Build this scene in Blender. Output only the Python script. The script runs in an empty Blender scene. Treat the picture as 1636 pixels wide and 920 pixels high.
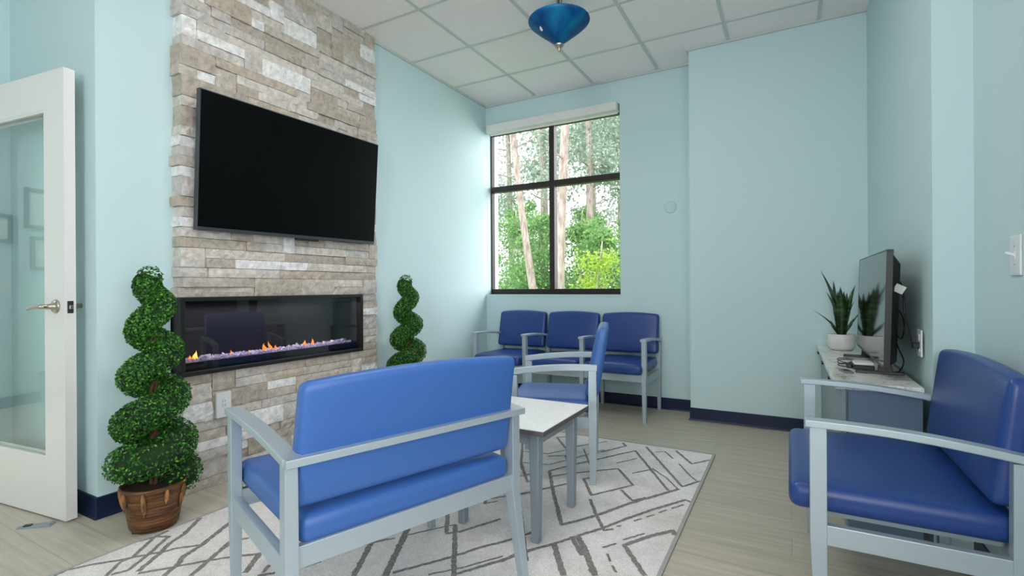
import bpy, bmesh, math, random
from mathutils import Vector, Matrix, noise

C = bpy.context.scene.collection
PI = math.pi
rnd = random.Random(7)

# ------------------------------------------------------------------ camera
scn = bpy.context.scene
EYE = 1.088
cam_d = bpy.data.cameras.new('camera'); cam = bpy.data.objects.new('camera', cam_d); C.objects.link(cam)
cam_d.sensor_width = 36.0; cam_d.lens = 801.8 / 1636 * 36.0; cam_d.clip_start = 0.05; cam_d.clip_end = 400
R_ = Vector((0.87433716, 0.48528435, -0.00579997)); U_ = Vector((0.00487709, 0.00316443, 0.9999831)); F_ = Vector((-0.485294, 0.874351, -0.0004))
cam.matrix_world = Matrix(((R_.x, U_.x, -F_.x, 0), (R_.y, U_.y, -F_.y, 0), (R_.z, U_.z, -F_.z, EYE), (0, 0, 0, 1)))
scn.camera = cam

# ------------------------------------------------------------------ view, world, large lights
scn.view_settings.view_transform = 'Standard'
scn.view_settings.look = 'None'
scn.view_settings.gamma = 1.0
scn.view_settings.exposure = 0.5
scn.view_settings.use_curve_mapping = False
scn.cycles.max_bounces = 10
scn.cycles.diffuse_bounces = 5
scn.cycles.transparent_max_bounces = 16
scn.cycles.sample_clamp_indirect = 6.0

world = bpy.data.worlds.new('sky'); scn.world = world; world.use_nodes = True
bg = world.node_tree.nodes['Background']
bg.inputs[0].default_value = (0.96, 0.965, 1.0, 1); bg.inputs[1].default_value = 1.75

def area(name, loc, direction, sx, sy, power, col=(1, 1, 1)):
    l = bpy.data.lights.new(name, 'AREA'); l.shape = 'RECTANGLE'; l.size = sx; l.size_y = sy; l.energy = power; l.color = col
    o = bpy.data.objects.new(name, l); C.objects.link(o); o.location = loc
    o.rotation_euler = Vector(direction).to_track_quat('-Z', 'Y').to_euler()
    return o
# daylight outside the big window in the right-hand wall, beside and behind the viewpoint
area('daylight_right_window', (0.95, -0.05, 1.56), (-1, 0, 0.45), 1.45, 1.8, 27, (1.0, 0.97, 0.98))
# daylight outside the window in the rear wall
area('daylight_rear_window', (0.1, -3.45, 1.8), (0, 1, 0.6), 0.8, 1.7, 72, (1.0, 0.97, 0.98))
# open bright sky to the right of the trees, shining in through the main window
area('daylight_main_window', (0.35, 6.7, 2.9), (-0.78, -0.58, -0.28), 2.6, 3.8, 185, (0.97, 0.99, 1.0))
# bright overcast sky: very soft sun from beyond the trees, to the right
sun_d = bpy.data.lights.new('soft_sun', 'SUN'); sun_d.energy = 2.6; sun_d.angle = math.radians(70); sun_d.color = (1.0, 0.99, 0.97)
sun = bpy.data.objects.new('soft_sun', sun_d); C.objects.link(sun); sun.rotation_euler = Vector((0.1, 0.15, -1)).to_track_quat('-Z', 'Y').to_euler()

# ------------------------------------------------------------------ helpers
def srgb(r, g, b):
    def f(c):
        c /= 255.0
        return c / 12.92 if c <= 0.04045 else ((c + 0.055) / 1.055) ** 2.4
    return (f(r), f(g), f(b), 1)

class N:
    def __init__(s, name):
        s.m = bpy.data.materials.new(name); s.m.use_nodes = True; s.t = s.m.node_tree
        s.p = s.t.nodes['Principled BSDF']; s.out = s.t.nodes['Material Output']
    def n(s, typ, **kw):
        x = s.t.nodes.new(typ)
        for k, v in kw.items():
            if k in x.inputs: x.inputs[k].default_value = v
            else: setattr(x, k, v)
        return x
    def l(s, a, b): s.t.links.new(a, b)
    def ramp(s, fac, stops, interp='LINEAR'):
        r = s.t.nodes.new('ShaderNodeValToRGB'); r.color_ramp.interpolation = interp
        e = r.color_ramp.elements
        while len(e) < len(stops): e.new(0.5)
        for i, (p, c) in enumerate(stops): e[i].position = p; e[i].color = c
        s.l(fac, r.inputs[0]); return r
    def coords(s, scale=(1, 1, 1)):
        tc = s.t.nodes.new('ShaderNodeTexCoord'); mp = s.t.nodes.new('ShaderNodeMapping'); mp.inputs['Scale'].default_value = scale
        s.l(tc.outputs['Object'], mp.inputs[0]); return mp.outputs[0]
    def bump(s, height, strength, dist=0.01):
        b = s.t.nodes.new('ShaderNodeBump'); b.inputs['Strength'].default_value = strength; b.inputs['Distance'].default_value = dist
        s.l(height, b.inputs['Height']); s.l(b.outputs[0], s.p.inputs['Normal'])

def simple(name, col, rough=0.5, metal=0.0, spec=0.5, bump=0, scale=200, emit=None, estr=0):
    a = N(name); a.p.inputs['Base Color'].default_value = col; a.p.inputs['Roughness'].default_value = rough
    a.p.inputs['Metallic'].default_value = metal; a.p.inputs['Specular IOR Level'].default_value = spec
    nz = a.n('ShaderNodeTexNoise', Scale=scale, Detail=2.0); a.l(a.coords(), nz.inputs['Vector'])
    mr = a.n('ShaderNodeMapRange'); mr.inputs['To Min'].default_value = max(rough - .04, 0); mr.inputs['To Max'].default_value = min(rough + .04, 1)
    a.l(nz.outputs['Fac'], mr.inputs['Value']); a.l(mr.outputs[0], a.p.inputs['Roughness'])
    if bump: a.bump(nz.outputs['Fac'], bump, 0.002)
    if emit: a.p.inputs['Emission Color'].default_value = emit; a.p.inputs['Emission Strength'].default_value = estr
    return a.m

def glass(name, tint=(1, 1, 1, 1), ior=1.5, rough=0.0):
    a = N(name); a.t.nodes.remove(a.p)
    tr = a.n('ShaderNodeBsdfTransparent'); tr.inputs[0].default_value = tint
    gl = a.n('ShaderNodeBsdfGlossy'); gl.inputs['Roughness'].default_value = rough
    fr = a.n('ShaderNodeFresnel', IOR=ior); mx = a.n('ShaderNodeMixShader')
    ge = a.n('ShaderNodeNewGeometry'); inv = a.n('ShaderNodeMath', operation='SUBTRACT'); inv.inputs[0].default_value = 1; a.l(ge.outputs['Backfacing'], inv.inputs[1])
    ml = a.n('ShaderNodeMath', operation='MULTIPLY'); a.l(fr.outputs[0], ml.inputs[0]); a.l(inv.outputs[0], ml.inputs[1]); a.l(ml.outputs[0], mx.inputs[0]); a.l(tr.outputs[0], mx.inputs[1]); a.l(gl.outputs[0], mx.inputs[2]); a.l(mx.outputs[0], a.out.inputs[0])
    return a.m

def m_floor():
    a = N('vinyl_plank'); v = a.coords()
    br = a.n('ShaderNodeTexBrick', offset=0.37, Scale=1.0); br.inputs['Brick Width'].default_value = 1.22; br.inputs['Row Height'].default_value = 0.178
    br.inputs['Mortar Size'].default_value = 0.0012; br.inputs['Color1'].default_value = srgb(188, 181, 165); br.inputs['Color2'].default_value = srgb(194, 187, 172); br.inputs['Mortar'].default_value = srgb(160, 152, 138)
    a.l(v, br.inputs['Vector'])
    v2 = a.coords((2.2, 34, 1)); nz = a.n('ShaderNodeTexNoise', Scale=1.0, Detail=5.0, Roughness=.6); a.l(v2, nz.inputs['Vector'])
    rp = a.ramp(nz.outputs['Fac'], [(0.3, (0.80, 0.80, 0.79, 1)), (0.7, (1.1, 1.1, 1.1, 1))])
    mx = a.n('ShaderNodeMix', data_type='RGBA', blend_type='MULTIPLY'); mx.inputs[0].default_value = 1
    a.l(br.outputs['Color'], mx.inputs[6]); a.l(rp.outputs[0], mx.inputs[7]); a.l(mx.outputs[2], a.p.inputs['Base Color'])
    a.p.inputs['Roughness'].default_value = 0.42; a.p.inputs['Specular IOR Level'].default_value = .35; a.bump(nz.outputs['Fac'], 0.08, 0.003)
    return a.m

def m_island(name, stops, rough=0.8, interp='LINEAR', noise_scale=30, noise_amt=.25, bump=.5, bdist=.004, trans=0):
    a = N(name); g = a.n('ShaderNodeNewGeometry'); rp = a.ramp(g.outputs['Random Per Island'], stops, interp)
    nz = a.n('ShaderNodeTexNoise', Scale=noise_scale, Detail=6.0, Roughness=.65); a.l(a.coords(), nz.inputs['Vector'])
    r2 = a.ramp(nz.outputs['Fac'], [(0.3, (1 - noise_amt,) * 3 + (1,)), (0.7, (1 + noise_amt * .6,) * 3 + (1,))])
    mx = a.n('ShaderNodeMix', data_type='RGBA', blend_type='MULTIPLY'); mx.inputs[0].default_value = 1
    a.l(rp.outputs[0], mx.inputs[6]); a.l(r2.outputs[0], mx.inputs[7]); a.l(mx.outputs[2], a.p.inputs['Base Color'])
    a.p.inputs['Roughness'].default_value = rough
    if bump: a.bump(nz.outputs['Fac'], bump, bdist)
    if trans:
        tl = a.n('ShaderNodeBsdfTranslucent'); a.l(mx.outputs[2], tl.inputs[0]); ms = a.n('ShaderNodeMixShader'); ms.inputs[0].default_value = trans
        a.l(a.p.outputs[0], ms.inputs[1]); a.l(tl.outputs[0], ms.inputs[2]); a.l(ms.outputs[0], a.out.inputs[0])
    return a.m

def m_noise(name, c1, c2, scale=(8, 8, 8), rough=.7, bump=.2, bdist=.003, detail=4, metal=0, lo=.35, hi=.65):
    a = N(name); nz = a.n('ShaderNodeTexNoise', Scale=1.0, Detail=float(detail), Roughness=.6); a.l(a.coords(scale), nz.inputs['Vector'])
    rp = a.ramp(nz.outputs['Fac'], [(lo, c1), (hi, c2)]); a.l(rp.outputs[0], a.p.inputs['Base Color'])
    a.p.inputs['Roughness'].default_value = rough; a.p.inputs['Metallic'].default_value = metal
    if bump: a.bump(nz.outputs['Fac'], bump, bdist)
    return a.m

def m_marble():
    a = N('marble_top'); v = a.coords((3, 3, 3))
    nz = a.n('ShaderNodeTexNoise', Scale=1.4, Detail=6.0, Distortion=1.2); a.l(v, nz.inputs['Vector'])
    rp = a.ramp(nz.outputs['Fac'], [(0.44, srgb(230, 232, 228)), (0.494, srgb(220, 222, 217)), (0.5, srgb(140, 142, 136)), (0.507, srgb(214, 216, 211)), (0.56, srgb(232, 234, 230))])
    n2 = a.n('ShaderNodeTexNoise', Scale=5.0, Detail=4.0, Distortion=2.0); a.l(v, n2.inputs['Vector'])
    r2 = a.ramp(n2.outputs['Fac'], [(0.46, (1, 1, 1, 1)), (0.5, (.78, .78, .77, 1)), (0.53, (1, 1, 1, 1))])
    mx = a.n('ShaderNodeMix', data_type='RGBA', blend_type='MULTIPLY'); mx.inputs[0].default_value = 1
    a.l(rp.outputs[0], mx.inputs[6]); a.l(r2.outputs[0], mx.inputs[7]); a.l(mx.outputs[2], a.p.inputs['Base Color']); a.p.inputs['Roughness'].default_value = .16
    return a.m

def m_rug():
    a = N('rug_pile'); v = a.coords()
    nz = a.n('ShaderNodeTexNoise', Scale=3.0, Detail=8.0, Roughness=.75); a.l(v, nz.inputs['Vector'])
    rp = a.ramp(nz.outputs['Fac'], [(0.36, srgb(214, 209, 206)), (0.5, srgb(230, 226, 224)), (0.62, srgb(238, 235, 233))])
    n2 = a.n('ShaderNodeTexNoise', Scale=170.0, Detail=2.0); a.l(v, n2.inputs['Vector'])
    r2 = a.ramp(n2.outputs['Fac'], [(0.3, (.80, .80, .80, 1)), (0.6, (1.03, 1.03, 1.03, 1))])
    mx = a.n('ShaderNodeMix', data_type='RGBA', blend_type='MULTIPLY'); mx.inputs[0].default_value = 1
    a.l(rp.outputs[0], mx.inputs[6]); a.l(r2.outputs[0], mx.inputs[7]); a.l(mx.outputs[2], a.p.inputs['Base Color']); a.p.inputs['Roughness'].default_value = .95
    a.bump(n2.outputs['Fac'], .5, .003)
    return a.m

def m_tile():
    a = N('ceiling_tile'); nz = a.n('ShaderNodeTexNoise', Scale=260.0, Detail=3.0); a.l(a.coords(), nz.inputs['Vector'])
    rp = a.ramp(nz.outputs['Fac'], [(0.3, srgb(238, 231, 230)), (0.6, srgb(246, 239, 238))]); a.l(rp.outputs[0], a.p.inputs['Base Color'])
    a.p.inputs['Roughness'].default_value = .95; a.bump(nz.outputs['Fac'], .25, .002)
    return a.m

def m_bowl():
    a = N('blue_art_glass'); nz = a.n('ShaderNodeTexNoise', Scale=7.0, Detail=2.0, Distortion=.4); a.l(a.coords(), nz.inputs['Vector'])
    rp = a.ramp(nz.outputs['Fac'], [(0.36, srgb(0, 84, 150)), (0.5, srgb(2, 120, 178)), (0.64, srgb(10, 142, 190))]); a.l(rp.outputs[0], a.p.inputs['Base Color'])
    a.p.inputs['Roughness'].default_value = .35
    tl = a.n('ShaderNodeBsdfTranslucent'); a.l(rp.outputs[0], tl.inputs[0]); ms = a.n('ShaderNodeMixShader'); ms.inputs[0].default_value = .5
    a.l(a.p.outputs[0], ms.inputs[1]); a.l(tl.outputs[0], ms.inputs[2]); a.l(ms.outputs[0], a.out.inputs[0])
    return a.m

def m_snake():
    a = N('snake_leaf'); nz = a.n('ShaderNodeTexNoise', Scale=1.0, Detail=3.0, Distortion=.5); a.l(a.coords((14, 14, 60)), nz.inputs['Vector'])
    rp = a.ramp(nz.outputs['Fac'], [(0.38, srgb(24, 44, 26)), (0.5, srgb(42, 72, 36)), (0.66, srgb(78, 104, 52))]); a.l(rp.outputs[0], a.p.inputs['Base Color'])
    a.p.inputs['Roughness'].default_value = .45
    return a.m

WALLC = srgb(196, 220, 223)
M = dict(
    wall=simple('wall_paint', WALLC, .65, spec=.25, bump=.04, scale=350),
    tile=m_tile(), tgrid=simple('grid_metal', srgb(196, 202, 200), .5), floor=m_floor(),
    navy=simple('navy_rubber', srgb(14, 30, 62), .38, spec=.4),
    white=simple('white_paint', srgb(226, 224, 222), .38, spec=.4), plastic=simple('white_plastic', srgb(222, 226, 228), .35),
    steel=simple('silver_frame', srgb(176, 190, 198), .40, metal=.45, spec=.5),
    table_grey=simple('grey_frame', srgb(140, 152, 160), .45, metal=.2),
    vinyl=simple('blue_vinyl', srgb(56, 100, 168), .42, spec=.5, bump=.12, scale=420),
    vinyl_shaded=simple('blue_vinyl_shaded', srgb(30, 64, 130), .36, spec=.5, bump=.12, scale=420),  # same vinyl; shade on seats turned from the light put into the colour
    stone=m_island('ledger_stone', [(0.0, srgb(184, 174, 162)), (0.2, srgb(196, 188, 178)), (0.42, srgb(212, 206, 198)), (0.64, srgb(202, 197, 192)), (0.8, srgb(192, 180, 165)), (0.87, srgb(236, 236, 235))], .85, 'CONSTANT', 26, .30, .9, .012),
    joint=simple('dark_joint', srgb(120, 114, 104), .9),
    black=simple('black_plastic', srgb(18, 18, 20), .4), screen=simple('tv_screen', srgb(7, 9, 10), .3, spec=.08),
    bezel=simple('tv_bezel', srgb(62, 68, 74), .4, metal=.3), screen2=simple('gloss_screen', srgb(14, 16, 18), .06, spec=.9),
    frame_dark=simple('dark_bronze', srgb(38, 28, 24), .45), fblack=simple('firebox_black', srgb(12, 12, 13), .5),
    glass=glass('clear_glass'), doorglass=glass('door_glass', (.965, .985, .975, 1), 1.8), fireglass=glass('smoked_glass', (.80, .78, .78, 1), 1.85),
    nickel=simple('brushed_nickel', srgb(176, 168, 156), .3, metal=.95),
    tabletop=simple('white_laminate', srgb(236, 238, 240), .28, spec=.5), edge=simple('grey_edge', srgb(92, 86, 86), .5),
    marble=m_marble(), cab=simple('cabinet_grey', srgb(138, 154, 158), .5), cabend=simple('cabinet_blue_grey', srgb(100, 124, 146), .5),
    handle=simple('dark_pull', srgb(60, 52, 50), .35, metal=.7),
    rug=m_rug(), rugline=m_noise('rug_line', srgb(112, 108, 106), srgb(150, 147, 145), (90, 90, 90), .95, .4),
    rugedge=simple('rug_binding', srgb(168, 168, 166), .9),
    leaf=m_island('boxwood_leaf', [(0.0, srgb(18, 66, 18)), (0.3, srgb(28, 82, 22)), (0.6, srgb(46, 112, 30)), (0.85, srgb(80, 150, 42)), (1.0, srgb(124, 188, 66))], .5, 'LINEAR', 5, .1, 0, trans=.2),
    leafcore=simple('boxwood_core', srgb(22, 52, 16), .9), bark=m_noise('twisted_vine_bark', srgb(58, 40, 28), srgb(116, 86, 62), (60, 60, 12), .85, .6, .006),
    pot=m_noise('woven_brown', srgb(44, 28, 16), srgb(138, 92, 54), (7, 7, 110), .5, .7, .006, 5, .2),
    potfold=m_noise('woven_fold', srgb(70, 44, 24), srgb(176, 124, 72), (60, 60, 10), .5, .5, .004),
    ceramic=simple('white_ceramic', srgb(214, 214, 212), .35), soil=m_noise('soil', srgb(40, 30, 24), srgb(70, 54, 42), (80, 80, 80), .95), snake=m_snake(),
    bowl=m_bowl(), crystal=m_island('crystal', [(0, srgb(150, 140, 190)), (.5, srgb(200, 195, 222)), (1, srgb(236, 234, 246))], .15, 'LINEAR', 20, .1, 0),
    flame=simple('flame', srgb(255, 120, 20), .5, emit=(1.0, .30, .03, 1), estr=1.0),
    flame_core=simple('flame_core', srgb(255, 180, 60), .5, emit=(1.0, .50, .08, 1), estr=1.8),
    paper=simple('paper', srgb(222, 222, 214), .8), frame_black=simple('picture_frame_wood', srgb(40, 44, 52), .4), bin=simple('bin_grey', srgb(110, 116, 120), .5),
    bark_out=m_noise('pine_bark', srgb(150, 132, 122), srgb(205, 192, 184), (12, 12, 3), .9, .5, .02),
    needles=m_island('hazed_pine_needles', [(0, srgb(138, 160, 144)), (.5, srgb(172, 192, 176)), (1, srgb(200, 214, 198))], .7, 'LINEAR', 1, .05, 0, trans=.4),  # pale because outdoor haze and glare are put into the needle colour
    green=m_island('summer_leaves', [(0, srgb(92, 142, 84)), (.5, srgb(128, 176, 106)), (1, srgb(172, 208, 132))], .6, 'LINEAR', 1, .05, 0, trans=.4),
    lime=m_island('lime_leaves', [(0, srgb(138, 176, 50)), (.5, srgb(166, 198, 70)), (1, srgb(196, 218, 100))], .6, 'LINEAR', 1, .05, 0, trans=.4),
    grass=m_noise('forest_floor', srgb(70, 96, 50), srgb(110, 140, 80), (2, 2, 2), .95), fillface=simple('fill_panel_face', srgb(240, 240, 236), .6, emit=(1, .97, .92, 1), estr=3.0),
    blot=simple('cover_plate_paint', srgb(188, 212, 218), .6),
)

def obj(name, bm, mat, parent=None, smooth=False, bevel=0, seg=2):
    me = bpy.data.meshes.new(name); bm.normal_update(); bm.to_mesh(me); bm.free()
    mats = mat if isinstance(mat, (list, tuple)) else [mat]
    for m in mats: me.materials.append(M[m] if isinstance(m, str) else m)
    if smooth:
        for p in me.polygons: p.use_smooth = True
    o = bpy.data.objects.new(name, me); C.objects.link(o)
    if parent: o.parent = parent
    if bevel:
        md = o.modifiers.new('bevel', 'BEVEL'); md.width = bevel; md.segments = seg; md.limit_method = 'ANGLE'; md.angle_limit = .6
    return o

def tag(o, label, cat=None, group=None, kind=None):
    if label: o['label'] = label
    if cat: o['category'] = cat
    if group: o['group'] = group
    if kind: o['kind'] = kind
    return o

def thing(name, label, cat, loc=(0, 0, 0), rot=(0, 0, 0), group=None):
    o = bpy.data.objects.new(name, None); C.objects.link(o); o.location = loc; o.rotation_euler = rot; o.empty_display_size = .1
    return tag(o, label, cat, group)

def B(): return bmesh.new()

def box(bm, lo, hi, mi=0):
    x0, y0, z0 = lo; x1, y1, z1 = hi
    v = [bm.verts.new(p) for p in ((x0, y0, z0), (x1, y0, z0), (x1, y1, z0), (x0, y1, z0), (x0, y0, z1), (x1, y0, z1), (x1, y1, z1), (x0, y1, z1))]
    for f in ((0, 3, 2, 1), (4, 5, 6, 7), (0, 1, 5, 4), (1, 2, 6, 5), (2, 3, 7, 6), (3, 0, 4, 7)):
        bm.faces.new([v[i] for i in f]).material_index = mi
    return bm
def bx(lo, hi): return box(B(), lo, hi)

def hexa(bm, bottom, top):
    a = [bm.verts.new(p) for p in bottom]; b = [bm.verts.new(p) for p in top]; n = len(a)
    bm.faces.new(a[::-1]); bm.faces.new(b)
    for i in range(n): bm.faces.new((a[i], a[(i + 1) % n], b[(i + 1) % n], b[i]))
    return bm

def sections(bm, secs):
    """loft closed rectangular or polygonal sections"""
    rows = [[bm.verts.new(p) for p in s] for s in secs]; n = len(rows[0])
    bm.faces.new(rows[0][::-1]); bm.faces.new(rows[-1])
    for a, b in zip(rows, rows[1:]):
        for i in range(n): bm.faces.new((a[i], a[(i + 1) % n], b[(i + 1) % n], b[i]))
    return bm

def tube(bm, pts, radii, n=8, cap=True):
    pts = [Vector(p) for p in pts]; rows = []
    if not isinstance(radii, (list, tuple)): radii = [radii] * len(pts)
    up = None
    for i, p in enumerate(pts):
        t = (pts[min(i + 1, len(pts) - 1)] - pts[max(i - 1, 0)]).normalized()
        if up is None: up = Vector((0, 0, 1)) if abs(t.z) < .9 else Vector((1, 0, 0))
        a = t.cross(up).normalized(); b = a.cross(t).normalized(); up = b
        rows.append([bm.verts.new(p + (a * math.cos(2 * PI * k / n) + b * math.sin(2 * PI * k / n)) * radii[i]) for k in range(n)])
    for r0, r1 in zip(rows, rows[1:]):
        for k in range(n): bm.faces.new((r0[k], r0[(k + 1) % n], r1[(k + 1) % n], r1[k]))
    if cap: bm.faces.new(rows[0][::-1]); bm.faces.new(rows[-1])
    return bm

def lathe(bm, prof, n=32, fn=None, closed=False):
    rows = []
    for r, z in prof:
        row = []
        for k in range(n):
            a = 2 * PI * k / n; rr = fn(r, z, a) if fn else r
            row.append(bm.verts.new((rr * math.cos(a), rr * math.sin(a), z)))
        rows.append(row)
    for r0, r1 in zip(rows, rows[1:]):
        for k in range(n): bm.faces.new((r0[k], r0[(k + 1) % n], r1[(k + 1) % n], r1[k]))
    bm.faces.new(rows[0][::-1]); bm.faces.new(rows[-1])
    return bm

def cushion(size, r, deform=None, n=7):
    """rounded upholstered block, centred at origin; deform(p)->p"""
    bm = B(); h = [s / 2 for s in size]
    def axis(i):
        hi = h[i]; ri = min(r, hi * .98)
        c = [-hi + ri * (1 - math.cos(t * PI / 2 / 3)) for t in range(0, 4)]
        mid = [-hi + ri + (2 * hi - 2 * ri) * k / n for k in range(1, n)]
        return c + mid + [-x for x in c[::-1]]
    ax = [axis(i) for i in range(3)]
    cache = {}
    def vert(p):
        k = tuple(round(c, 5) for c in p)
        if k not in cache:
            q = Vector(p); rr = min(r, *[hh * .98 for hh in h])
            inner = Vector([max(-(h[i] - rr), min(h[i] - rr, q[i])) for i in range(3)]); d = q - inner
            if d.length > 1e-6: q = inner + d.normalized() * rr
            if deform: q = deform(q, h)
            cache[k] = bm.verts.new(q)
        return cache[k]
    for i in range(3):
        j, k = (i + 1) % 3, (i + 2) % 3
        for s in (-1, 1):
            for a in range(len(ax[j]) - 1):
                for b in range(len(ax[k]) - 1):
                    q = []
                    for (u, w) in ((a, b), (a + 1, b), (a + 1, b + 1), (a, b + 1)):
                        p = [0, 0, 0]; p[i] = s * h[i]; p[j] = ax[j][u]; p[k] = ax[k][w]; q.append(vert(p))
                    if s < 0: q = q[::-1]
                    if len(set(q)) == 4: bm.faces.new(q)
    bmesh.ops.recalc_face_normals(bm, faces=bm.faces[:])
    return bm

def xform(bm, mat): bmesh.ops.transform(bm, matrix=mat, verts=bm.verts[:]); return bm

def struct(name, bm, mat, label, cat, parent=None, **kw):
    o = obj(name, bm, mat, parent, **kw)
    if parent is None: tag(o, label, cat, kind='structure')
    return o

def copy_tree(o, parent=None):
    c = o.copy(); C.objects.link(c); c.parent = parent
    for ch in list(o.children): copy_tree(ch, c)
    return c

# ================================================================== room shell
H = 3.033
YW, XC, YC, XR, XR2, YJ = 4.574, -0.72, 4.30, 0.477, 0.64, 2.64
XL, XP, YP, XD = -2.85, -2.893, 1.13, -3.93
FY0, FY1, FZ0, FZ1 = 1.446, 2.73, .627, 1.047
struct('floor', bx((-6.3, -3.2, -.1), (1.2, 5.2, 0)), 'floor', 'grey-brown wood look vinyl plank floor', 'floor')
ce = struct('ceiling', bx((-6.3, -3.2, H), (1.2, 5.2, H + .1)), 'tile', 'white suspended tile ceiling', 'ceiling')
g = B(); T = .012
a0, b0, S1, S2 = -2.2502, 2.745, .6096, .6214
for i in range(-7, 6): box(g, (a0 + i * S1 - T, -3.2, H - .006), (a0 + i * S1 + T, YW, H))
for j in range(-9, 4): box(g, (XD, b0 + j * S2 - T, H - .0055), (1.0, b0 + j * S2 + T, H))
obj('ceiling_grid', g, 'tgrid', ce)
g = B()
box(g, (XL, YW - .02, H - .02), (XC, YW, H)); box(g, (XL, 2.89, H - .02), (XL + .018, YW - .02, H)); box(g, (XC - .018, YC - .018, H - .02), (XC, YW - .02, H)); box(g, (XC - .0, YC - .018, H - .02), (XR + .0, YC, H))
obj('edge_angle', g, 'tgrid', ce)

# left wall with the opening behind the fireplace insert
w = B(); LX = -3.1
box(w, (LX, YP, 0), (XP, FY0 + .01, H)); box(w, (LX, FY0 + .01, 0), (XP, FY1 - .01, FZ0 + .01)); box(w, (LX, FY0 + .01, FZ1 - .01), (XP, FY1 - .01, H)); box(w, (LX, FY1 - .01, 0), (XP, 2.80, H))
box(w, (LX, 2.80, 0), (XL, YW + .25, H)); box(w, (LX, FY0 + .01, FZ0 + .01), (LX + .03, FY1 - .01, FZ1 - .01))
struct('wall_left', w, 'wall', 'pale aqua wall behind the stone fireplace and beside the window', 'wall')
struct('wall_pier', bx((XD - .12, YP, 0), (LX, YP + .17, H)), 'wall', 'pale aqua wall end behind the open glass door', 'wall')
# wall on the door side, with the doorway to the hall
w = B(); box(w, (XD - .12, .93, 0), (XD, YP, H)); box(w, (XD - .12, -3.2, 0), (XD, -.02, H)); box(w, (XD - .12, -.02, 2.17), (XD, .93, H))
struct('wall_door_side', w, 'wall', 'pale aqua wall with the doorway at the far left edge', 'wall')
w = B(); box(w, (-6.25, -3.2, 0), (-6.1, 3.2, H)); box(w, (-6.1, 3.05, 0), (XD - .12, 3.2, H)); box(w, (XD - .12, 1.3, 0), (XD - .05, 3.05, H))
struct('wall_hall', w, 'wall', 'hall wall seen mirrored in the door glass', 'wall')
# back wall with window opening
WX0, WX1, WZ0, WZ1 = XL, -1.383, 1.02, 2.80
w = B(); box(w, (XL, YW, 0), (XC + .1, YW + .25, WZ0)); box(w, (XL, YW, WZ1), (XC + .1, YW + .25, H)); box(w, (WX1, YW, WZ0), (XC + .1, YW + .25, WZ1))
struct('wall_back', w, 'wall', 'pale aqua back wall around the window', 'wall')
struct('wall_column', bx((XC, YC, 0), (XR + .4, YW + .25, H)), 'wall', 'pale aqua boxed-out wall section right of the window', 'wall')
w = B(); hexa(w, [(XR, YC, 0), (.510, YJ, 0), (1.0, YJ, 0), (1.0, YC, 0)], [(XR, YC, H), (.510, YJ, H), (1.0, YJ, H), (1.0, YC, H)])
struct('wall_alcove', w, 'wall', 'pale aqua wall behind the small flat screen and marble counter', 'wall')
RW = XR2
w = B(); box(w, (RW, .9, 0), (RW + .14, YJ, H)); box(w, (RW, -3.2, 0), (RW + .14, -1.0, H)); box(w, (RW, -1.0, 0), (RW + .14, .9, .82)); box(w, (RW, -1.0, 2.3), (RW + .14, .9, H))
struct('wall_right', w, 'wall', 'pale aqua wall at the right edge with the light switch', 'wall')
w = B(); box(w, (XD - .12, -3.3, 0), (-.3, -3.2, H)); box(w, (.5, -3.3, 0), (RW + .14, -3.2, H)); box(w, (-.3, -3.3, 0), (.5, -3.2, .9)); box(w, (-.3, -3.3, 2.7), (.5, -3.2, H)); box(w, (-6.1, -3.3, 0), (XD - .12, -3.2, H))
struct('wall_rear', w, 'wall', 'pale aqua wall behind the viewpoint', 'wall')

def base(name, pts, label, out=.012):
    """cove base strip along the polyline, wall on the left of travel"""
    bm = B()
    P = [Vector((x, y, 0)) for x, y in pts]; nrm = []
    for a, b in zip(P, P[1:]):
        d = (b - a).normalized(); nrm.append(Vector((d.y, -d.x, 0)))
    offs = []
    for i in range(len(P)):
        if i == 0: offs.append(nrm[0])
        elif i == len(P) - 1: offs.append(nrm[-1])
        else:
            m = (nrm[i - 1] + nrm[i]); m.normalize(); offs.append(m / max(.3, m.dot(nrm[i])))
    prof = [(0, 0), (out + .006, 0), (out + .001, .008), (out * .5, .016), (out * .5, .098), (0.0, .1016)]
    rows = [[bm.verts.new(P[i] + offs[i] * o_ + Vector((0, 0, z))) for o_, z in prof] for i in range(len(P))]
    for r0, r1 in zip(rows, rows[1:]):
        for k in range(len(prof) - 1): bm.faces.new((r0[k], r1[k], r1[k + 1], r0[k + 1]))
    bmesh.ops.recalc_face_normals(bm, faces=bm.faces[:])
    return struct(name, bm, 'navy', label, 'baseboard')
base('baseboard_left', [(XD + .02, YP), (XP, YP), (XP, 1.47)], 'dark navy rubber base on the wall end by the glass door')
base('baseboard_back', [(XL, 2.88), (XL, YW), (XC, YW), (XC, YC), (XR - .29, YC)], 'dark navy rubber base below the window wall and boxed-out wall')
base('baseboard_right', [(XR2, YJ), (XR2, -3.2)], 'dark navy rubber base behind the right loveseat')
base('baseboard_hall', [(-6.1, -3.2), (-6.1, 3.05)], 'dark navy rubber base in the hall')

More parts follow.
